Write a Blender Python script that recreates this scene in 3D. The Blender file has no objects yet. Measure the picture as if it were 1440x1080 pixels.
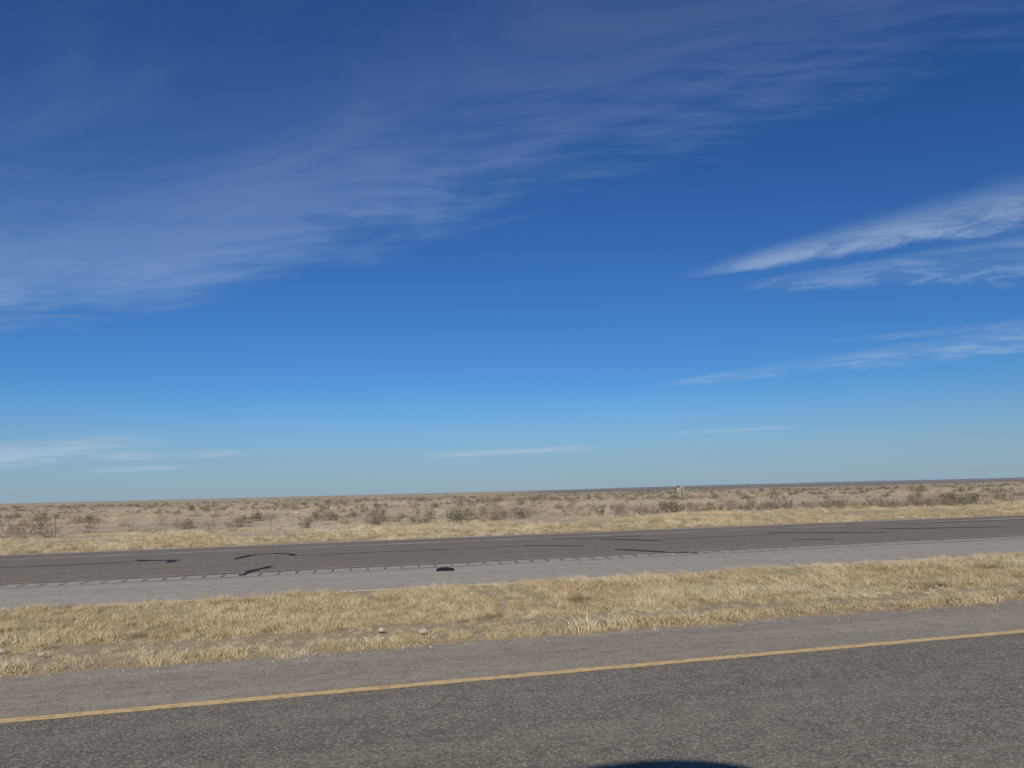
import bpy, math, random, bmesh
from mathutils import Vector, Matrix, noise, Euler
random.seed(7)
scene = bpy.context.scene
H = 2.0
PSI = math.radians(13.9)

# ------------------------------------------------------------------ helpers
def new_mat(name):
    m = bpy.data.materials.new(name); m.use_nodes = True
    nt = m.node_tree; nt.nodes.clear()
    out = nt.nodes.new('ShaderNodeOutputMaterial')
    b = nt.nodes.new('ShaderNodeBsdfPrincipled')
    b.inputs['Roughness'].default_value = 0.9
    b.inputs['Specular IOR Level'].default_value = 0.15
    nt.links.new(b.outputs[0], out.inputs[0])
    return m, nt, b

class N:
    def __init__(s, nt): s.nt = nt
    def put(s, sock, v):
        if v is None: return
        if hasattr(v, 'is_output'): s.nt.links.new(v, sock)
        else: sock.default_value = v
    def math(s, op, a, b=None, c=None, clamp=False):
        n = s.nt.nodes.new('ShaderNodeMath'); n.operation = op; n.use_clamp = clamp
        s.put(n.inputs[0], a); s.put(n.inputs[1], b); s.put(n.inputs[2], c)
        return n.outputs[0]
    def add(s, a, b): return s.math('ADD', a, b)
    def sub(s, a, b): return s.math('SUBTRACT', a, b)
    def mul(s, a, b): return s.math('MULTIPLY', a, b)
    def div(s, a, b): return s.math('DIVIDE', a, b)
    def mx(s, a, b): return s.math('MAXIMUM', a, b)
    def mn(s, a, b): return s.math('MINIMUM', a, b)
    def ss(s, v, lo, hi, o0=0.0, o1=1.0):
        n = s.nt.nodes.new('ShaderNodeMapRange'); n.interpolation_type = 'SMOOTHSTEP'
        s.put(n.inputs[0], v); s.put(n.inputs[1], lo); s.put(n.inputs[2], hi)
        s.put(n.inputs[3], o0); s.put(n.inputs[4], o1)
        return n.outputs[0]
    def comb(s, x, y, z=0.0):
        n = s.nt.nodes.new('ShaderNodeCombineXYZ')
        s.put(n.inputs[0], x); s.put(n.inputs[1], y); s.put(n.inputs[2], z)
        return n.outputs[0]
    def sep(s, v):
        n = s.nt.nodes.new('ShaderNodeSeparateXYZ'); s.put(n.inputs[0], v)
        return n.outputs
    def noise(s, vec, scale, detail=4, rough=0.55, dist=0.0, dim='3D'):
        n = s.nt.nodes.new('ShaderNodeTexNoise'); n.noise_dimensions = dim
        s.put(n.inputs['Vector'], vec)
        n.inputs['Scale'].default_value = scale; n.inputs['Detail'].default_value = detail
        n.inputs['Roughness'].default_value = rough; n.inputs['Distortion'].default_value = dist
        return n.outputs[0]
    def voro(s, vec, scale, feat='F1'):
        n = s.nt.nodes.new('ShaderNodeTexVoronoi'); n.feature = feat
        s.put(n.inputs['Vector'], vec); n.inputs['Scale'].default_value = scale
        return n
    def mix(s, f, a, b, mode='MIX'):
        n = s.nt.nodes.new('ShaderNodeMix'); n.data_type = 'RGBA'; n.blend_type = mode
        s.put(n.inputs[0], f)
        for i, v in ((6, a), (7, b)):
            if isinstance(v, tuple) and len(v) == 3: v = (*v, 1)
            s.put(n.inputs[i], v)
        return n.outputs[2]
    def pos(s):
        return s.nt.nodes.new('ShaderNodeNewGeometry').outputs['Position']
    def bump(s, h, strength, dist, bsdf):
        n = s.nt.nodes.new('ShaderNodeBump'); s.put(n.inputs['Height'], h)
        n.inputs['Strength'].default_value = strength; n.inputs['Distance'].default_value = dist
        s.nt.links.new(n.outputs[0], bsdf.inputs['Normal'])

def mesh_obj(name, verts, faces, mat=None, parent=None, link=True, smooth=False):
    me = bpy.data.meshes.new(name); me.from_pydata(verts, [], faces); me.update()
    if mat: me.materials.append(mat)
    if smooth:
        for p in me.polygons: p.use_smooth = True
    o = bpy.data.objects.new(name, me)
    if link: scene.collection.objects.link(o)
    if parent: o.parent = parent
    return o

def sm(x, a, b):
    t = max(0, min(1, (x - a) / (b - a))); return t*t*(3-2*t)

def ground_z(x, y):
    z = -0.012
    if 9.9 < y < 15.8:
        z -= 0.09 * math.sin((y-9.9)/5.9*math.pi)**2
        z += 0.03 * noise.noise(Vector((x*0.5, y*1.2, 3))) * sm(y, 9.9, 10.6) * (1-sm(y, 15.0, 15.8))
    if y > 33.5:
        k = sm(y, 33.5, 60)
        z += k * (0.35*noise.noise(Vector((x/26, y/26, 1.3))) - 0.12)
        r = math.hypot(x, y)
        z += sm(r, 120, 900) * (1.3*noise.noise(Vector((x/230, y/230, 7.7))) - 0.2)
    return z

# ------------------------------------------------------------------ materials
def asphalt(name, dark, light, stone, stone_amt=0.35, patch=0.25, rough=0.85, scale=55):
    m, nt, b = new_mat(name); n = N(nt); p = n.pos()
    x, y, z = n.sep(p)
    big = n.noise(n.comb(n.mul(x, 0.12), n.mul(y, 1.3), 0.0), 1.0, 4, 0.6)
    fine = n.noise(p, scale*0.45, 3, 0.85)
    med = n.noise(n.comb(n.mul(x, 0.6), y, 0.0), 5.0, 4, 0.75)
    c = n.mix(n.ss(fine, 0.35, 0.65), dark, light)
    c = n.mix(n.mul(n.ss(big, 0.3, 0.75), patch), c, tuple(v*1.35 for v in light))
    c = n.mix(n.mul(n.ss(med, 0.42, 0.68), 0.5), c, tuple(v*0.8 for v in dark))
    v = n.voro(p, scale)
    hue = n.sep(v.outputs['Color'])[0]
    st = n.mul(n.ss(hue, 0.66, 0.8), n.ss(v.outputs['Distance'], 0.6, 0.3))
    c = n.mix(n.mul(st, stone_amt), c, stone)
    dk = n.mul(n.ss(hue, 0.30, 0.12), n.ss(v.outputs['Distance'], 0.6, 0.3))
    c = n.mix(n.mul(dk, stone_amt), c, tuple(v*0.35 for v in dark))
    nt.links.new(c, b.inputs['Base Color'])
    b.inputs['Roughness'].default_value = rough
    n.bump(n.add(n.mul(fine, 0.6), n.mul(v.outputs['Distance'], -0.6)), 0.5, 0.008, b)
    return m

m_asph = asphalt('asphalt_lane', (0.158, 0.134, 0.097), (0.25, 0.214, 0.160), (0.48, 0.425, 0.34), 0.65, 0.35, scale=46)
m_shld = asphalt('asphalt_shoulder', (0.245, 0.206, 0.150), (0.37, 0.315, 0.235), (0.55, 0.48, 0.38), 0.5, 0.45, scale=46)
m_far = asphalt('asphalt_far_lane', (0.19, 0.155, 0.112), (0.255, 0.21, 0.155), (0.36, 0.31, 0.25), 0.3, 0.35, scale=20)
m_farsh = asphalt('asphalt_far_shoulder', (0.33, 0.287, 0.22), (0.455, 0.40, 0.31), (0.55, 0.5, 0.41), 0.4, 0.3, scale=20)

def paint(name, col, base, lo, hi, ns=9):
    m, nt, b = new_mat(name); n = N(nt); p = n.pos()
    w = n.noise(p, ns, 5, 0.7); w2 = n.noise(p, 60, 3, 0.7)
    f = n.ss(n.add(n.mul(w, 0.6), n.mul(w2, 0.4)), lo, hi)
    nt.links.new(n.mix(f, base, col), b.inputs['Base Color'])
    b.inputs['Roughness'].default_value = 0.7
    return m
m_yel = paint('yellow_paint', (0.72, 0.50, 0.215), (0.36, 0.29, 0.18), 0.36, 0.54)
m_yel2 = paint('yellow_paint_worn', (0.58, 0.43, 0.25), (0.30, 0.25, 0.18), 0.40, 0.62, 2)
m_wht = paint('white_paint', (0.78, 0.75, 0.68), (0.26, 0.22, 0.17), 0.42, 0.58, 0.35)
m_tar, nt, b = new_mat('tar'); b.inputs['Base Color'].default_value = (0.035, 0.031, 0.028, 1); b.inputs['Roughness'].default_value = 0.7
m_groove, nt, b = new_mat('rumble_groove'); b.inputs['Base Color'].default_value = (0.22, 0.185, 0.14, 1)

# ground
m_gr, nt, b = new_mat('desert_soil'); n = N(nt); p = n.pos(); x, y, z = n.sep(p)
n1 = n.noise(p, 0.035, 5, 0.6); n2 = n.noise(p, 0.4, 4, 0.65); n3 = n.noise(p, 14, 3, 0.7)
c = n.mix(n.ss(n2, 0.35, 0.68), (0.56, 0.455, 0.295), (0.42, 0.33, 0.20))
c = n.mix(n.ss(n1, 0.42, 0.66, 0.0, 0.75), c, (0.62, 0.525, 0.37))
c = n.mix(n.ss(n3, 0.5, 0.75, 0.0, 0.35), c, (0.28, 0.21, 0.125))
verge = n.mul(n.ss(y, 46, 38), 1.0)
c = n.mix(n.mul(verge, 0.8), c, n.mix(n3, (0.30, 0.23, 0.13), (0.42, 0.325, 0.19)))
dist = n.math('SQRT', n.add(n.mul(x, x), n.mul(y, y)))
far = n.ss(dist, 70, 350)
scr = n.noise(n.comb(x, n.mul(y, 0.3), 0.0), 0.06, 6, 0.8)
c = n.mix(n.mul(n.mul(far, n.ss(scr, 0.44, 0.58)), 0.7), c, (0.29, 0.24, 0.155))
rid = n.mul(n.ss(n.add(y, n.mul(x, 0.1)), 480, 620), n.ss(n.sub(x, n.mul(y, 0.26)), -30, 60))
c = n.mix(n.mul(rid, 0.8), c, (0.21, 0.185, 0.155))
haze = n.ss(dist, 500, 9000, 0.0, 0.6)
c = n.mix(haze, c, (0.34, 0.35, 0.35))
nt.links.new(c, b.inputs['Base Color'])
b.inputs['Roughness'].default_value = 1.0
n.bump(n.add(n3, n2), 0.6, 0.05, b)

# ------------------------------------------------------------------ ground sheet
def axis(vals):
    out = []
    for a, bb, s in vals:
        k = max(1, int(round((bb-a)/s)))
        out += [a + (bb-a)*i/k for i in range(k)]
    out.append(vals[-1][1]); return out
ys = axis([(-9000,-1000,2000),(-1000,-100,300),(-100,9.9,22),(9.9,15.8,0.35),(15.8,33.5,4),(33.5,70,1.5),(70,160,4),(160,400,10),(400,1200,40),(1200,3000,150),(3000,14000,1000)])
xs = axis([(-14000,-3000,1000),(-3000,-1000,200),(-1000,-300,40),(-300,-80,10),(-80,-30,3),(-30,60,1.0),(60,140,4),(140,500,12),(500,1500,50),(1500,3000,200),(3000,14000,1000)])
V = [(xx, yy, ground_z(xx, yy)) for yy in ys for xx in xs]
w = len(xs)
F = [(j*w+i, j*w+i+1, (j+1)*w+i+1, (j+1)*w+i) for j in range(len(ys)-1) for i in range(w-1)]
mesh_obj('ground', V, F, m_gr, smooth=True)

# ------------------------------------------------------------------ roads
def slab(name, y0, y1, z, mat, parent=None, x0=-1500, x1=3000, rag0=0, rag1=0):
    xs_ = axis([(x0,-40,40),(-40,80,0.25),(80,x1,40)])
    V=[];F=[]
    for i,xx in enumerate(xs_):
        a = y0 + rag0*noise.fractal(Vector((xx*0.9, y0, 0)),1.0,2.0,5)
        c_ = y1 + rag1*noise.fractal(Vector((xx*0.9, y1, 5)),1.0,2.0,5)
        V += [(xx,a,z-0.06),(xx,a,z),(xx,c_,z),(xx,c_,z-0.06)]
    for i in range(len(xs_)-1):
        a=i*4; bq=a+4
        F += [(a,bq,bq+1,a+1),(a+1,bq+1,bq+2,a+2),(a+2,bq+2,bq+3,a+3)]
    return mesh_obj(name, V, F, mat, parent)
def sheet(name, y0, y1, z, mat, parent=None, x0=-1500, x1=3000, rag=0.0, step=0.3):
    segs=[]
    if x0 < -40: segs.append((x0,-40,40))
    segs.append((max(x0,-40),min(x1,80),step))
    if x1 > 80: segs.append((80,x1,40))
    V=[];F=[]
    xs_=axis(segs)
    for xx in xs_:
        a = y0+rag*noise.noise(Vector((xx*3,y0,0))); c_=y1+rag*noise.noise(Vector((xx*3,y1,9)))
        V += [(xx,a,z),(xx,c_,z)]
    for i in range(len(xs_)-1):
        F.append((2*i,2*i+2,2*i+3,2*i+1))
    return mesh_obj(name,V,F,mat,parent)

road = bpy.data.objects.new('highway_road', None); scene.collection.objects.link(road)
slab('shoulder', -6.0, 9.85, 0.0, m_shld, road, rag1=0.12)
sheet('lanes', -3.4, 8.02, 0.004, m_asph, road, rag=0.03)
sheet('yellow_edge_line', 7.84, 7.99, 0.008, m_yel, road, rag=0.016, step=0.12)
sheet('white_edge_line', -2.4, -2.26, 0.008, m_wht, road)

road2 = bpy.data.objects.new('highway_road', None); scene.collection.objects.link(road2)
slab('shoulder', 15.8, 32.6, 0.0, m_farsh, road2, rag0=0.14, rag1=0.2)
sheet('lanes', 20.75, 32.0, 0.005, m_far, road2, rag=0.08)
sheet('yellow_edge_line', 20.88, 21.03, 0.010, m_yel2, road2)
sheet('white_edge_line', 29.5, 29.68, 0.010, m_wht, road2)

def ribbon(V, F, pts, wid, z=0.014, j_=.03):
    P=[Vector((a,c,0)) for a,c in pts]
    Q=[]
    for i in range(len(P)-1):
        k=6
        for j in range(k): Q.append(P[i].lerp(P[i+1], j/k))
    Q.append(P[-1]); base=len(V)
    for i,q in enumerate(Q):
        t=(Q[min(i+1,len(Q)-1)]-Q[max(i-1,0)]).normalized(); nn=Vector((-t.y,t.x,0))
        jit=Vector((random.uniform(-j_,j_),random.uniform(-j_,j_),0))
        ww=wid*random.uniform(.22,.62)*(.4 if i in (0,len(Q)-1) else 1)
        V += [tuple(q+jit+nn*ww+Vector((0,0,z))), tuple(q+jit-nn*ww+Vector((0,0,z)))]
    for i in range(len(Q)-1):
        a=base+2*i; F.append((a,a+1,a+3,a+2))
V=[];F=[]
cr=[([(-2.35,20.1),(-2.2,21.2),(-1.8,22.4)],.28),([(-6.6,26.8),(-5.8,26.3),(-5.1,26.0),(-5.2,25.2)],.28),
    ([(-3.2,25.4),(-2.9,26.8),(-2.2,27.3),(-1.6,26.7),(-1.4,25.9)],.27),
    ([(-1.4,25.9),(0.5,25.75),(2.2,25.8),(4.2,25.7)],.10),([(6.6,25.8),(7.6,25.3),(8.6,24.6)],.22),
    ([(4.2,25.7),(6.6,25.8)],.07),
    ([(10.3,27.4),(11.2,26.6),(11.9,25.2)],.29),([(9.0,22.8),(9.5,21.8),(10.0,20.9),(10.8,20.2)],.28),
    ([(17.6,27.2),(19.0,26.3),(20.2,25.2),(21.3,24.5)],.28),([(22.5,26.8),(24.8,25.7),(27.5,24.9)],.25),
    ([(12,26.0),(15,25.9),(18,26.0)],.09),([(26.5,29.2),(30,28.9),(33,28.6)],.2),
    ([(16.2,23.4),(17.4,22.6)],.17),([(8.6,28.6),(10.3,28.2),(12.5,28.5)],.16),
    ([(-14,26.3),(-9,26.0),(-6,26.1)],.09),([(-40,25.9),(-25,25.8),(-14,26.3)],.08),
    ([(32,25.8),(50,25.8),(80,25.8)],.12)]
for pts,wd in cr: ribbon(V,F,pts,wd,.014,.06)
ribbon(V,F,[(-40+i*4,20.66+0.02*math.sin(i)) for i in range(31)],.05,0.012)
ribbon(V,F,[(-40+i*4,19.72+0.03*math.sin(i*2)) for i in range(31)],.04,0.012)
mesh_obj('tar_crack_seal', V, F, m_tar, road2)
V=[];F=[]; xx=-30
while xx<60:
    ribbon(V,F,[(xx,19.9),(xx+.04,20.45)],.05,0.016,.006); xx+=.46
mesh_obj('rumble_strip', V, F, m_groove, road2)

# ------------------------------------------------------------------ instancing
def make_scatter(name, pts, protos):
    col = bpy.data.collections.new(name+'_variants')
    for o in protos: col.objects.link(o)
    me = bpy.data.meshes.new(name); me.from_pydata([p[0] for p in pts], [], [])
    for an, tp in (('scl','FLOAT'),('rz','FLOAT'),('tilt','FLOAT')):
        me.attributes.new(an, tp, 'POINT')
    me.attributes.new('idx','INT','POINT')
    me.attributes['scl'].data.foreach_set('value',[p[1] for p in pts])
    me.attributes['rz'].data.foreach_set('value',[p[2] for p in pts])
    me.attributes['tilt'].data.foreach_set('value',[p[3] for p in pts])
    me.attributes['idx'].data.foreach_set('value',[p[4] for p in pts])
    o = bpy.data.objects.new(name, me); scene.collection.objects.link(o)
    ng = bpy.data.node_groups.new(name+'_scatter','GeometryNodeTree')
    ng.interface.new_socket('Geometry', in_out='INPUT', socket_type='NodeSocketGeometry')
    ng.interface.new_socket('Geometry', in_out='OUTPUT', socket_type='NodeSocketGeometry')
    gi=ng.nodes.new('NodeGroupInput'); go=ng.nodes.new('NodeGroupOutput')
    iop=ng.nodes.new('GeometryNodeInstanceOnPoints')
    ci=ng.nodes.new('GeometryNodeCollectionInfo'); ci.inputs[0].default_value=col
    ci.inputs['Separate Children'].default_value=True; ci.inputs['Reset Children'].default_value=True
    def na(nm,t):
        q=ng.nodes.new('GeometryNodeInputNamedAttribute'); q.data_type=t; q.inputs[0].default_value=nm
        return q.outputs[0]
    L=ng.links.new
    L(gi.outputs[0],iop.inputs['Points']); L(ci.outputs[0],iop.inputs['Instance'])
    iop.inputs['Pick Instance'].default_value=True
    L(na('idx','INT'),iop.inputs['Instance Index'])
    cx=ng.nodes.new('ShaderNodeCombineXYZ'); L(na('rz','FLOAT'),cx.inputs[2]); L(na('tilt','FLOAT'),cx.inputs[0])
    L(cx.outputs[0],iop.inputs['Rotation'])
    cs=ng.nodes.new('ShaderNodeCombineXYZ'); s_=na('scl','FLOAT')
    for i in range(3): L(s_,cs.inputs[i])
    L(cs.outputs[0],iop.inputs['Scale']); L(iop.outputs[0],go.inputs[0])
    md=o.modifiers.new('scatter','NODES'); md.node_group=ng
    return o

def foliage_mat(name, c0, c1, c2, green=None):
    m, nt, b = new_mat(name); n=N(nt)
    oi=nt.nodes.new('ShaderNodeObjectInfo'); p=n.pos()
    big=n.noise(p,0.35,3,0.6)
    c=n.mix(oi.outputs['Random'],c0,c1)
    c=n.mix(n.ss(big,0.45,0.7,0.0,0.8),c,c2)
    if green:
        g=n.noise(p,0.9,2,0.6)
        c=n.mix(n.ss(g,0.60,0.72,0.0,0.5),c,green)
    nt.links.new(c,b.inputs['Base Color']); b.inputs['Roughness'].default_value=0.8
    return m
m_grass=foliage_mat('dry_grass_blade',(0.63,0.505,0.315),(0.41,0.31,0.17),(0.69,0.58,0.39),(0.27,0.27,0.125))
m_weed=foliage_mat('brown_weed',(0.22,0.145,0.085),(0.38,0.24,0.125),(0.28,0.19,0.11))
m_twig=foliage_mat('shrub_twig',(0.155,0.125,0.095),(0.23,0.185,0.14),(0.20,0.16,0.11))
m_leaf=foliage_mat('shrub_leaf',(0.125,0.125,0.072),(0.19,0.17,0.10),(0.165,0.15,0.09))
m_tan=foliage_mat('dry_bush',(0.35,0.27,0.16),(0.28,0.215,0.13),(0.40,0.315,0.19))

def tuft(name, nb, rad, hgt, lean, wid, mat):
    V=[];F=[]
    for i in range(nb):
        a=random.uniform(0,6.283); r=rad*math.sqrt(random.random())
        bx,by=r*math.cos(a),r*math.sin(a)
        d=a+random.gauss(0,1.2); h=hgt*random.uniform(.25,1.1)
        l=h*lean*random.uniform(.2,1.6); wv=wid*random.uniform(.6,1.3)
        t=random.uniform(0,3.14); px,py=math.cos(t)*wv/2,math.sin(t)*wv/2
        k=len(V)
        for s,q in ((0,1),(.55,.8),(1,.15)):
            o_=l*s*s; zz=h*(s-.38*lean*s*s)
            cx_,cy_=bx+math.cos(d)*o_,by+math.sin(d)*o_
            V+=[(cx_-px*q,cy_-py*q,zz-0.01),(cx_+px*q,cy_+py*q,zz-0.01)]
        F+=[(k,k+1,k+3,k+2),(k+2,k+3,k+5,k+4)]
    return mesh_obj(name,V,F,mat,link=False)
gp=[tuft('grass_tuft_a',55,.18,.22,1.0,.008,m_grass),tuft('grass_tuft_b',50,.24,.17,1.3,.009,m_grass),
    tuft('grass_tuft_c',60,.16,.27,.8,.007,m_grass),tuft('grass_tuft_d',50,.30,.12,1.5,.009,m_grass),
    tuft('weed_tuft',40,.15,.20,1.0,.008,m_weed)]
pts=[]
def prof(y):
    return 0.36 + 0.62*math.exp(-((y-10.25)/.36)**2) + 0.42*sm(y,11.5,12.2)*(1-0.3*sm(y,14.6,15.7))
for i in range(18500):
    x_=random.uniform(-14,46); y_=random.uniform(9.65,16.05)
    if x_>24 and random.random()<0.4: continue
    e=0.20*noise.fractal(Vector((x_*.5,0,2)),1,2,4)
    if y_<9.9+e+random.uniform(0,.15) or y_>15.85+e:
        if random.random()<0.85: continue
    nz=noise.fractal(Vector((x_*.45,y_*1.6,4)),1,2,4)
    if nz<-0.38 and random.random()<.7: continue
    if 10.8<y_-e<11.3 and random.random()<.62: continue
    s=prof(y_-e)*(0.9+0.65*nz)*random.uniform(.6,1.15)
    if s<.18: s=.22
    nw=noise.noise(Vector((x_*.6,y_*1.1,20)))
    idx=4 if (nw>.30 and random.random()<.45) or random.random()<.03 else random.randrange(4)
    z_=0.0 if y_<9.8 or y_>15.9 else ground_z(x_,y_)
    pts.append(((x_,y_,z_),s,random.uniform(0,6.28),random.uniform(-.12,.12),idx))
for i in range(12000):
    y_=32.4+(random.random()**1.3)*22; x_=random.uniform(-30,78)
    nz=noise.fractal(Vector((x_*.16,y_*.4,8)),1,2,4)
    if y_>40 and nz<.0: continue
    if y_<33+random.random()*.7:
        if random.random()<.6: continue
    s=(1.0+.6*nz)*random.uniform(.6,1.2)
    pts.append(((x_,y_,ground_z(x_,y_)),max(s,.4),random.uniform(0,6.28),0,4 if random.random()<.08 else random.randrange(4)))
for i in range(8000):
    r=50+(random.random()**.8)*170; az=math.radians(random.uniform(-32,62))
    x_,y_=r*math.sin(az),r*math.cos(az)
    if y_<44: continue
    if noise.fractal(Vector((x_*.05,y_*.05,8)),1,2,4)<-.1: continue
    pts.append(((x_,y_,ground_z(x_,y_)),random.uniform(.9,1.9),random.uniform(0,6.28),0,random.randrange(4)))
make_scatter('dry_grass', pts, gp)

def shrub(name, nst, rad, hgt, nleaf, lsz, mtw, mlf):
    V=[];F=[];mi=[]
    tips=[]
    def stem(p0,d,L,w0,depth):
        nseg=3; p=p0.copy(); prev=None; wv=w0
        for s in range(nseg+1):
            side=d.cross(Vector((random.uniform(-1,1),random.uniform(-1,1),.3))).normalized()*wv/2
            s2=d.cross(side).normalized()*wv/2
            k=len(V); V.extend([tuple(p+side),tuple(p-side*.5+s2*.87),tuple(p-side*.5-s2*.87)])
            if prev is not None:
                for q in range(3):
                    F.append((prev+q,prev+(q+1)%3,k+(q+1)%3,k+q)); mi.append(0)
            prev=k; wv*=.72
            if s<nseg:
                d=(d+Vector((random.gauss(0,.16),random.gauss(0,.16),random.gauss(.04,.1)))).normalized()
                p=p+d*(L/nseg); tips.append(p.copy())
                if depth>0 and s>0:
                    for _ in range(2):
                        dd=(d+Vector((random.gauss(0,.5),random.gauss(0,.5),random.gauss(.1,.3)))).normalized()
                        stem(p.copy(),dd,L*random.uniform(.35,.6),wv*.7,depth-1)
    for i in range(nst):
        a=random.uniform(0,6.283); e=random.uniform(.25,1.35)
        d=Vector((math.cos(a)*math.cos(e)*rad/hgt,math.sin(a)*math.cos(e)*rad/hgt,math.sin(e))).normalized()
        stem(Vector((random.gauss(0,.06),random.gauss(0,.06),-.05)),d,hgt*random.uniform(.7,1.1)*(1+(rad/hgt-1)*math.cos(e)*.6),.024,1)
    for i in range(nleaf):
        t=random.choice(tips)
        c=t+Vector((random.gauss(0,.07),random.gauss(0,.07),random.gauss(0,.06)))
        if c.z<.05: continue
        u=Vector((random.gauss(0,1),random.gauss(0,1),random.gauss(0,1))).normalized()
        v=u.orthogonal().normalized(); s=lsz*random.uniform(.5,1.4)
        k=len(V); V.extend([tuple(c+u*s),tuple(c+v*s*.6),tuple(c-u*s),tuple(c-v*s*.6)])
        F.append((k,k+1,k+2,k+3)); mi.append(1)
    o=mesh_obj(name,V,F,mtw,link=False); o.data.materials.append(mlf)
    o.data.polygons.foreach_set('material_index',mi); return o
sp=[shrub('shrub_a',16,.9,.75,520,.045,m_twig,m_leaf),shrub('shrub_b',18,1.1,.6,400,.035,m_twig,m_twig),
    shrub('shrub_c',13,.6,.55,520,.04,m_twig,m_leaf),shrub('shrub_d',20,.7,.38,360,.035,m_tan,m_tan),
    shrub('shrub_e',22,1.4,.8,380,.03,m_twig,m_twig)]
pts=[]
def addsh(x_,y_,s,idx=None):
    pts.append(((x_,y_,ground_z(x_,y_)-.02),s,random.uniform(0,6.28),0,random.randrange(5) if idx is None else idx))
for (r0,r1,cnt,thr) in ((47,80,320,-.12),(80,160,1500,-.04),(160,400,4200,-.02),(400,1300,4200,.0)):
    for i in range(cnt):
        r=math.sqrt(random.uniform(r0*r0,r1*r1)); az=math.radians(random.uniform(-36,64))
        x_,y_=r*math.sin(az),r*math.cos(az)
        if y_<47.5: continue
        nz=noise.fractal(Vector((x_/38,y_/38,31)),1,2,4)
        if nz<thr and random.random()<.85: continue
        addsh(x_,y_,random.uniform(.35,1.15)*(1+.25*nz), 3 if random.random()<.3 else None)
for i in range(70):
    x_=random.uniform(-25,80)
    if noise.noise(Vector((x_*.12,4,1)))<-.1 and random.random()<.7: continue
    addsh(x_,50+abs(random.gauss(0,6)),random.uniform(.8,1.3),random.choice((0,1,4,4)))
make_scatter('desert_shrubs', pts, sp)

# ------------------------------------------------------------------ stones
m_st,nt,b=new_mat('stone'); n=N(nt); oi=nt.nodes.new('ShaderNodeObjectInfo')
nt.links.new(n.mix(oi.outputs['Random'],(0.28,0.23,0.17),(0.46,0.40,0.32)),b.inputs['Base Color'])
st=[]
for q in range(3):
    bm=bmesh.new(); bmesh.ops.create_icosphere(bm,subdivisions=1,radius=1)
    for v in bm.verts: v.co=Vector((v.co.x*random.uniform(.7,1.3),v.co.y*random.uniform(.7,1.1),v.co.z*random.uniform(.4,.7)))
    me=bpy.data.meshes.new('stone'); bm.to_mesh(me); bm.free(); me.materials.append(m_st)
    st.append(bpy.data.objects.new('stone_'+'abc'[q],me))
pts=[]
for i in range(2200):
    x_=random.uniform(-15,40)
    if random.random()<.6: y_=9.75+random.gauss(0,.16)
    else: y_=15.85+random.gauss(0,.18)
    z_=0.003 if (y_<9.8 or y_>15.85) else -0.01
    pts.append(((x_,y_,z_),random.uniform(.005,.014)*(1.8 if random.random()<.02 else 1),random.uniform(0,6.28),0,random.randrange(3)))
for i in range(14):
    x_=random.uniform(-8,30);y_=random.uniform(10,15.5)
    pts.append(((x_,y_,ground_z(x_,y_)+.06),random.uniform(.04,.07),random.uniform(0,6.28),0,random.randrange(3)))
make_scatter('gravel', pts, st)

# ------------------------------------------------------------------ tire scrap
m_rub,nt,b=new_mat('rubber'); b.inputs['Base Color'].default_value=(.015,.015,.015,1); b.inputs['Roughness'].default_value=.7
V=[];F=[]
for i in range(13):
    t=i/12; ang=-.9+1.8*t
    cx_=2.75+.24*math.sin(ang)*1.2; zz=.01+.04*math.cos(ang*1.4)+.012*random.random()
    wv=.12*(.45+.55*math.sin(math.pi*t))*random.uniform(.7,1.15); yo=18.8+.05*math.sin(5*t)
    V+=[(cx_,yo-wv,max(.006,zz-.03)),(cx_,yo+wv,zz+.01),(cx_,yo+wv,zz+.025),(cx_,yo-wv,max(.02,zz-.015))]
for i in range(12):
    a=4*i
    for q in range(4): F.append((a+q,a+4+q,a+4+(q+1)%4,a+(q+1)%4))
F+=[(0,1,2,3),(51,50,49,48)]
mesh_obj('tire_scrap',V,F,m_rub)

# ------------------------------------------------------------------ fence
fence=bpy.data.objects.new('wire_fence',None); scene.collection.objects.link(fence)
m_post,nt,b=new_mat('fence_post'); n=N(nt); nt.links.new(n.mix(n.noise(n.pos(),3),(0.17,0.14,0.105),(0.27,0.22,0.17)),b.inputs['Base Color'])
m_wire,nt,b=new_mat('wire'); b.inputs['Base Color'].default_value=(.28,.25,.22,1); b.inputs['Metallic'].default_value=.4; b.inputs['Roughness'].default_value=.6
V=[];F=[];tops=[]
FY=46.0
k_=0; xx=-60.0
while xx<150:
    x_=xx+random.uniform(-.3,.3); zg=ground_z(x_,FY); wood=(k_%6==2)
    r=.042 if wood else .026; hh=(1.12 if wood else 1.05)+random.uniform(-.05,.05); ln=random.uniform(-.05,.05)
    base=len(V); ns=8
    for lv,(zz,rr) in enumerate(((-.3,r),(hh*.5,r*.95),(hh-.03,r*.9),(hh,r*.6))):
        for q in range(ns):
            a=q*2*math.pi/ns; V.append((x_+rr*math.cos(a)+ln*zz,FY+rr*math.sin(a),zg+zz))
    for lv in range(3):
        for q in range(ns): F.append((base+lv*ns+q,base+lv*ns+(q+1)%ns,base+(lv+1)*ns+(q+1)%ns,base+(lv+1)*ns+q))
    F.append(tuple(base+3*ns+q for q in range(ns)))
    tops.append((x_,zg,ln)); xx+=5.6; k_+=1
mesh_obj('posts',V,F,m_post,fence)
V=[];F=[]
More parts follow.
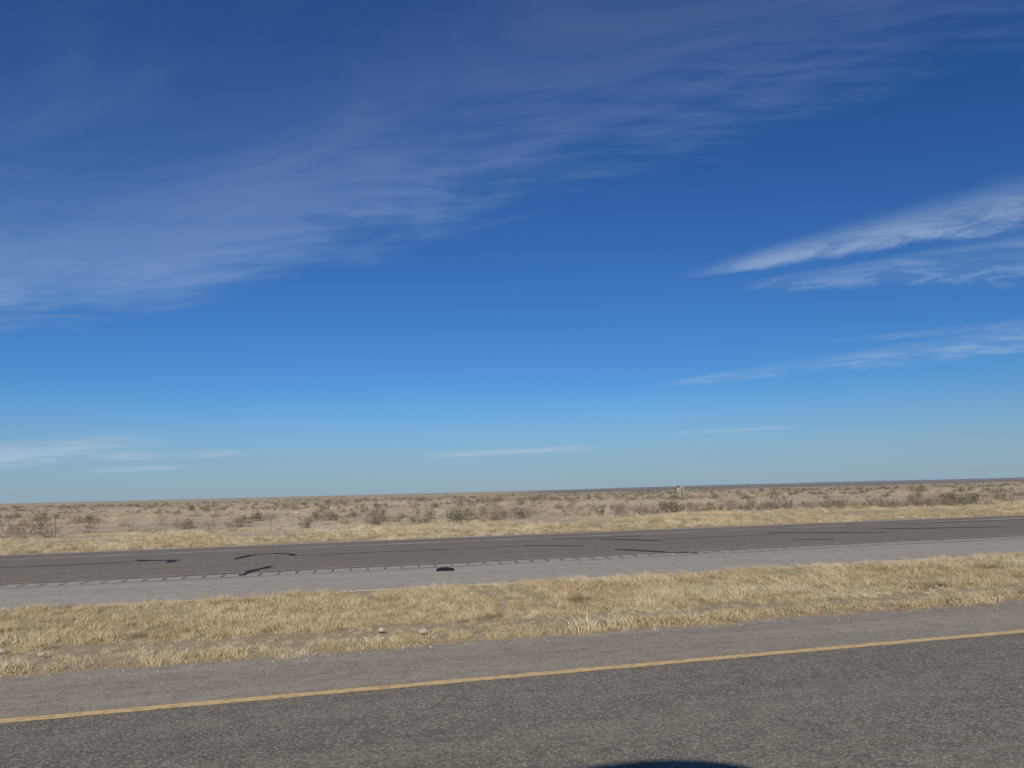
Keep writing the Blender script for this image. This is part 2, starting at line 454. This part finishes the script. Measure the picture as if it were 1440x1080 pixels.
for hz in (.3,.55,.80,1.0):
    for i in range(len(tops)-1):
        (xa,za,la),(xb,zb,lb)=tops[i],tops[i+1]; segs=5; prev=None
        for s in range(segs+1):
            t=s/segs; x_=xa+(xb-xa)*t+(la+(lb-la)*t)*hz; z_=za+(zb-za)*t+hz-.03*4*t*(1-t); r=.003
            base=len(V); V+=[(x_,FY-.045-r,z_-r),(x_,FY-.045+r,z_-r),(x_,FY-.045,z_+r)]
            if prev is not None:
                for q in range(3): F.append((prev+q,prev+(q+1)%3,base+(q+1)%3,base+q))
            prev=base
mesh_obj('wires',V,F,m_wire,fence)

# ------------------------------------------------------------------ boxes helper
def box(name, x0,x1,y0,y1,z0,z1, mat, parent, bev=0.0, seg=3):
    bm=bmesh.new(); bmesh.ops.create_cube(bm,size=1)
    for v in bm.verts: v.co=Vector(((x0+x1)/2+v.co.x*(x1-x0),(y0+y1)/2+v.co.y*(y1-y0),(z0+z1)/2+v.co.z*(z1-z0)))
    if bev: bmesh.ops.bevel(bm,geom=bm.edges[:],offset=bev,segments=seg,profile=.5,affect='EDGES')
    me=bpy.data.meshes.new(name); bm.to_mesh(me); bm.free(); me.materials.append(mat)
    o=bpy.data.objects.new(name,me); scene.collection.objects.link(o); o.parent=parent; return o
def simple(name,col,rough=.8,metal=0):
    m,nt,b=new_mat(name); n=N(nt)
    q=n.noise(n.pos(),1.5,4,.6)
    nt.links.new(n.mix(q,tuple(v*.85 for v in col),tuple(min(1,v*1.12) for v in col)),b.inputs['Base Color'])
    b.inputs['Roughness'].default_value=rough; b.inputs['Metallic'].default_value=metal; return m

shed=bpy.data.objects.new('utility_shed',None); scene.collection.objects.link(shed)
mw=simple('shed_wall',(.27,.25,.22)); mr=simple('shed_roof',(.24,.23,.21)); md_=simple('shed_door',(.12,.10,.085))
X0,Y0=146.6,289.0; zg=ground_z(X0,Y0)
box('walls',X0-1.0,X0+1.1,Y0-1,Y0+1.2,zg-.2,zg+2.7,mw,shed,.02,1)
box('roof',X0-1.15,X0+1.25,Y0-1.15,Y0+1.35,zg+2.7,zg+2.85,mr,shed,.02,1)
box('annex',X0-2.3,X0-1.003,Y0-.8,Y0+.9,zg-.2,zg+1.9,mw,shed,.02,1)
box('annex_roof',X0-2.4,X0-1.006,Y0-.9,Y0+1.0,zg+1.9,zg+2.02,mr,shed,.02,1)
box('door',X0-.4,X0+.45,Y0-1.03,Y0-1.003,zg,zg+2.0,md_,shed)

# distant hills
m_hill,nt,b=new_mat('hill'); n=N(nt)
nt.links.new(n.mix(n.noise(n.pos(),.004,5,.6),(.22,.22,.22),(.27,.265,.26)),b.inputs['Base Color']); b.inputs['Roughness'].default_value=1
m_mtn,nt,b=new_mat('mountain'); b.inputs['Base Color'].default_value=(.36,.48,.62,1); b.inputs['Roughness'].default_value=1  # distance haze painted into the blue base colour
def ridge(name,R,az0,az1,hfun,depth,mat):
    V=[];F=[];M=120
    for i in range(M+1):
        az=math.radians(az0+(az1-az0)*i/M); h_=hfun(i/M)
        for rr,zz in ((R,-2),(R+depth*.4,h_*.75),(R+depth,h_),(R+depth*2,-2)):
            V.append((rr*math.sin(az),rr*math.cos(az),zz))
    for i in range(M):
        for q in range(3): F.append((4*i+q,4*i+4+q,4*i+5+q,4*i+1+q))
    return mesh_obj(name,V,F,mat,smooth=True)
ridge('hills',4200,16,75,lambda t:(1+sm(t,0,.2)*8)*(1+.3*noise.noise(Vector((t*9,0,0)))),500,m_hill)
ridge('mountains',13000,38,50,lambda t: math.sin(math.pi*t)*(30+50*max(0,noise.fractal(Vector((t*6,2,0)),1,2,4)+.15)),700,m_mtn)

# ------------------------------------------------------------------ motorhome the picture is taken from (unseen behind the camera, modelled for its shadow)
mh=bpy.data.objects.new('motorhome',None); scene.collection.objects.link(mh)
m_body=simple('body_paint',(.72,.70,.66),.35); m_gl=simple('glass',(.03,.035,.04),.08); m_blk=simple('trim',(.03,.03,.03),.6); m_hub=simple('hub',(.5,.5,.5),.35,.8)
prof_=[(-4.2,.55),(-4.2,2.45),(-4.05,2.6),(1.9,2.6),(2.2,2.45),(2.9,1.45),(3.6,1.25),(3.7,.9),(3.7,.5)]
V=[];F=[]
for yy in (-.18,-2.35):
    V+=[(a,yy,c_) for a,c_ in prof_]
k=len(prof_)
F.append(tuple(range(k))[::-1]); F.append(tuple(range(k,2*k)))
for i in range(k): F.append((i,(i+1)%k,k+(i+1)%k,k+i))
bo=mesh_obj('body',V,F,m_body,mh)
bv=bo.modifiers.new('bevel','BEVEL'); bv.width=.06; bv.segments=3
for a,c_ in ((-3.6,-2.4),(-1.6,-.6),(-.3,.9)):
    box('side_window',a,c_,-.185,-.165,1.55,2.2,m_gl,mh,.008,1)
    box('side_window_far',a,c_,-2.365,-2.345,1.55,2.2,m_gl,mh,.008,1)
box('rear_window',-4.22,-4.19,-1.9,-.6,1.6,2.2,m_gl,mh,.008,1)
V=[(2.27,-.35,2.36),(2.27,-2.18,2.36),(2.84,-2.2,1.56),(2.84,-.33,1.56)]
mesh_obj('windshield',[(a+.012,b_,c_+.012) for a,b_,c_ in V],[(0,1,2,3)],m_gl,mh)
def wheel(x_,y_):
    bm=bmesh.new(); bmesh.ops.create_cone(bm,cap_ends=True,segments=32,radius1=.38,radius2=.38,depth=.26)
    bmesh.ops.rotate(bm,verts=bm.verts,matrix=Matrix.Rotation(math.pi/2,3,'X'))
    bmesh.ops.bevel(bm,geom=[e for e in bm.edges if len(e.link_faces)==2 and e.calc_face_angle()>1],offset=.04,segments=3,affect='EDGES')
    bmesh.ops.translate(bm,verts=bm.verts,vec=(x_,y_,.385))
    me=bpy.data.meshes.new('tyre'); bm.to_mesh(me); bm.free(); me.materials.append(m_blk)
    o=bpy.data.objects.new('tyre',me); scene.collection.objects.link(o); o.parent=mh
    bm=bmesh.new(); bmesh.ops.create_cone(bm,cap_ends=True,segments=24,radius1=.2,radius2=.2,depth=.28)
    bmesh.ops.rotate(bm,verts=bm.verts,matrix=Matrix.Rotation(math.pi/2,3,'X')); bmesh.ops.translate(bm,verts=bm.verts,vec=(x_,y_,.385))
    me=bpy.data.meshes.new('hub'); bm.to_mesh(me); bm.free(); me.materials.append(m_hub)
    o=bpy.data.objects.new('hub',me); scene.collection.objects.link(o); o.parent=mh
for x_ in (-2.6,2.75):
    for y_ in (-.30,-2.23): wheel(x_,y_)
bm=bmesh.new(); bmesh.ops.create_uvsphere(bm,u_segments=32,v_segments=16,radius=1)  # unseen roof bulge, added and shaped to cast the curved shadow in view
for v in bm.verts:
    c=v.co; f=lambda t:math.copysign(abs(t)**.75,t)
    v.co=Vector((.62+1.45*f(c.x),-.95+.5*f(c.y),2.6+.70*max(-.1,c.z)))
me=bpy.data.meshes.new('roof_shadow_pod'); bm.to_mesh(me); bm.free(); me.materials.append(m_body)
for p_ in me.polygons: p_.use_smooth=True
o=bpy.data.objects.new('roof_shadow_pod',me); scene.collection.objects.link(o); o.parent=mh

# ------------------------------------------------------------------ sun + sky
EL=math.radians(28); DEL=math.radians(12)
ld=Vector((math.sin(DEL)*math.cos(EL),math.cos(DEL)*math.cos(EL),-math.sin(EL)))
sun=bpy.data.lights.new('sun','SUN'); sun.energy=4.4; sun.angle=math.radians(.5); sun.color=(1,.94,.84)
so=bpy.data.objects.new('sun',sun); scene.collection.objects.link(so)
so.rotation_euler=ld.to_track_quat('-Z','Y').to_euler(); so.location=(0,-20,30)

wd=bpy.data.worlds.new('World'); scene.world=wd; wd.use_nodes=True
wd.cycles.sampling_method='NONE'
nt=wd.node_tree; nt.nodes.clear(); n=N(nt)
out=nt.nodes.new('ShaderNodeOutputWorld'); bg=nt.nodes.new('ShaderNodeBackground'); nt.links.new(bg.outputs[0],out.inputs[0])
bg.inputs[1].default_value=.1
sky=nt.nodes.new('ShaderNodeTexSky'); sky.sky_type='NISHITA'; sky.sun_disc=False
sky.sun_elevation=EL; sky.sun_rotation=math.radians(192); sky.air_density=1.0; sky.dust_density=.4; sky.ozone_density=3.0; sky.altitude=900
D=nt.nodes.new('ShaderNodeTexCoord').outputs['Generated']
dx,dy,dz=n.sep(D)
fw=n.add(n.mul(dx,math.sin(PSI)),n.mul(dy,math.cos(PSI)))
rt=n.add(n.mul(dx,math.cos(PSI)),n.mul(dy,-math.sin(PSI)))
fwc=n.mx(fw,.05)
A=n.div(rt,fwc); B=n.div(dz,fwc)
warp=n.noise(n.comb(A,B,0.),3.0,2,.5,dim='2D')
B2=n.add(B,n.mul(n.sub(warp,.5),.03))
def streak(ang,sx,sy,seed,detail=5,rough=.6,dist=.1):
    c,s=math.cos(ang),math.sin(ang)
    U=n.add(n.mul(A,c),n.mul(B2,s)); W=n.add(n.mul(A,-s),n.mul(B2,c))
    return n.noise(n.comb(n.add(n.mul(U,sx),seed),n.mul(W,sy),0.),1.0,detail,rough,dist,dim='2D')
fringe=streak(.05,5,42,1.7,5,.58)
big=streak(.25,1.5,5.0,5.5,5,.60,.5)
wedge=streak(.16,10,45,11.3,6,.68,.3)
low=streak(.06,8,75,3.1,5,.62)
edge=n.mx(n.add(.422,n.mul(A,.30)),.262)
s_=n.sub(n.add(n.add(B,n.mul(n.sub(fringe,.5),.15)),n.mul(n.sub(big,.5),.12)),edge)
veil=n.mul(n.ss(s_,-.04,.09),n.ss(s_,.50,.06,.20,1.0))
veil=n.mul(veil,n.ss(A,1.0,-.8,.38,1.0))
tex=n.add(n.add(n.mul(n.ss(fringe,.28,.74),n.ss(s_,.28,.0,.12,.38)),n.mul(n.ss(big,.34,.72),.52)),.20)
veil=n.mul(n.mul(veil,tex),.30)
def band(P,Q,w0,w1,st_,amt,up=1.0,lo=.35,hi=.7,fade=.12):
    ax,ay=P; bx,by=Q; L=math.hypot(bx-ax,by-ay); ux,uy=(bx-ax)/L,(by-ay)/L
    ra=n.sub(A,ax); rb=n.sub(B,ay)
    t=n.div(n.add(n.mul(ra,ux),n.mul(rb,uy)),L)
    d=n.add(n.mul(ra,-uy),n.mul(rb,ux))
    wdt=n.mx(n.add(w0,n.mul(t,w1-w0)),.002)
    d=n.add(d,n.mul(n.mul(n.sub(st_,.5),wdt),1.4))
    ad=n.mx(n.div(n.mul(d,-1.0),wdt),n.div(d,n.mul(wdt,up)))
    m=n.ss(ad,1.0,.1)
    m=n.mul(m,n.mul(n.ss(t,0.0,fade),n.ss(t,1.0,1.0-fade) if Q[0]<.7 else n.ss(t,1.6,1.0)))
    return n.mul(n.mul(m,n.ss(st_,lo,hi,.25,1.0)),amt)
parts=[veil,
 band((.225,.296),(.80,.392),.004,.032,wedge,.50,2.4,.22,.70,.3),
 band((.35,.290),(.80,.345),.004,.020,fringe,.25,1.3),
 band((.33,.283),(.80,.305),.010,.034,wedge,.28,1.3,.42,.62),
 band((.20,.143),(.80,.205),.004,.026,low,.38,1.2,.40,.62),
 band((.45,.20),(.80,.225),.004,.010,low,.18,1.2,.42,.65),
 band((-.15,.051),(.14,.058),.004,.006,low,.52,1.2,.2,.6,.3),
 band((.19,.073),(.42,.081),.003,.004,low,.30,1.2,.2,.6,.3),
 band((-.95,.052),(-.46,.082),.028,.018,low,.64,1.2,.32,.60,.3),
 band((-.62,.061),(-.34,.062),.009,.006,low,.42,1.2,.3,.6,.3),
 band((-.62,.042),(-.44,.045),.006,.004,low,.44,1.2,.25,.6,.3)]
dens=parts[0]
for q in parts[1:]: dens=n.sub(1.0,n.mul(n.sub(1.0,dens),n.sub(1.0,q)))
dens=n.mul(dens,n.ss(fw,.05,.25))
# deepen the blue of the clear dry-air sky, channel by channel
r_,g_,b_=n.sep(sky.outputs[0])
R_=n.mul(n.math('POWER',n.mul(r_,.1),1.20),3.4)
G_=n.mul(n.math('POWER',n.mul(g_,.1),1.12),5.9)
B_=n.mul(n.math('POWER',n.mul(b_,.1),.97),8.2)
base=n.mix(n.ss(dz,.15,-.01,0.0,.82),n.comb(R_,G_,B_),(2.85,3.75,4.65))
col=n.mix(dens,base,(4.2,5.4,6.8))
nt.links.new(col,bg.inputs[0])

# ------------------------------------------------------------------ camera
cam=bpy.data.cameras.new('camera'); co=bpy.data.objects.new('camera',cam); scene.collection.objects.link(co)
cam.sensor_fit='HORIZONTAL'; cam.sensor_width=36; cam.lens=25.0; cam.clip_start=.05; cam.clip_end=60000
p_=math.radians(8.56); roll=math.radians(1.39)
fwd=Vector((math.sin(PSI)*math.cos(p_),math.cos(PSI)*math.cos(p_),math.sin(p_)))
right=Vector((math.cos(PSI),-math.sin(PSI),0)); up=right.cross(fwd)
r2=right*math.cos(roll)-up*math.sin(roll); u2=up*math.cos(roll)+right*math.sin(roll)
M=Matrix((r2,u2,-fwd)).transposed().to_4x4(); M.translation=Vector((0,0,H)); co.matrix_world=M
scene.camera=co
scene.view_settings.view_transform='Standard'; scene.view_settings.look='None'; scene.view_settings.exposure=0
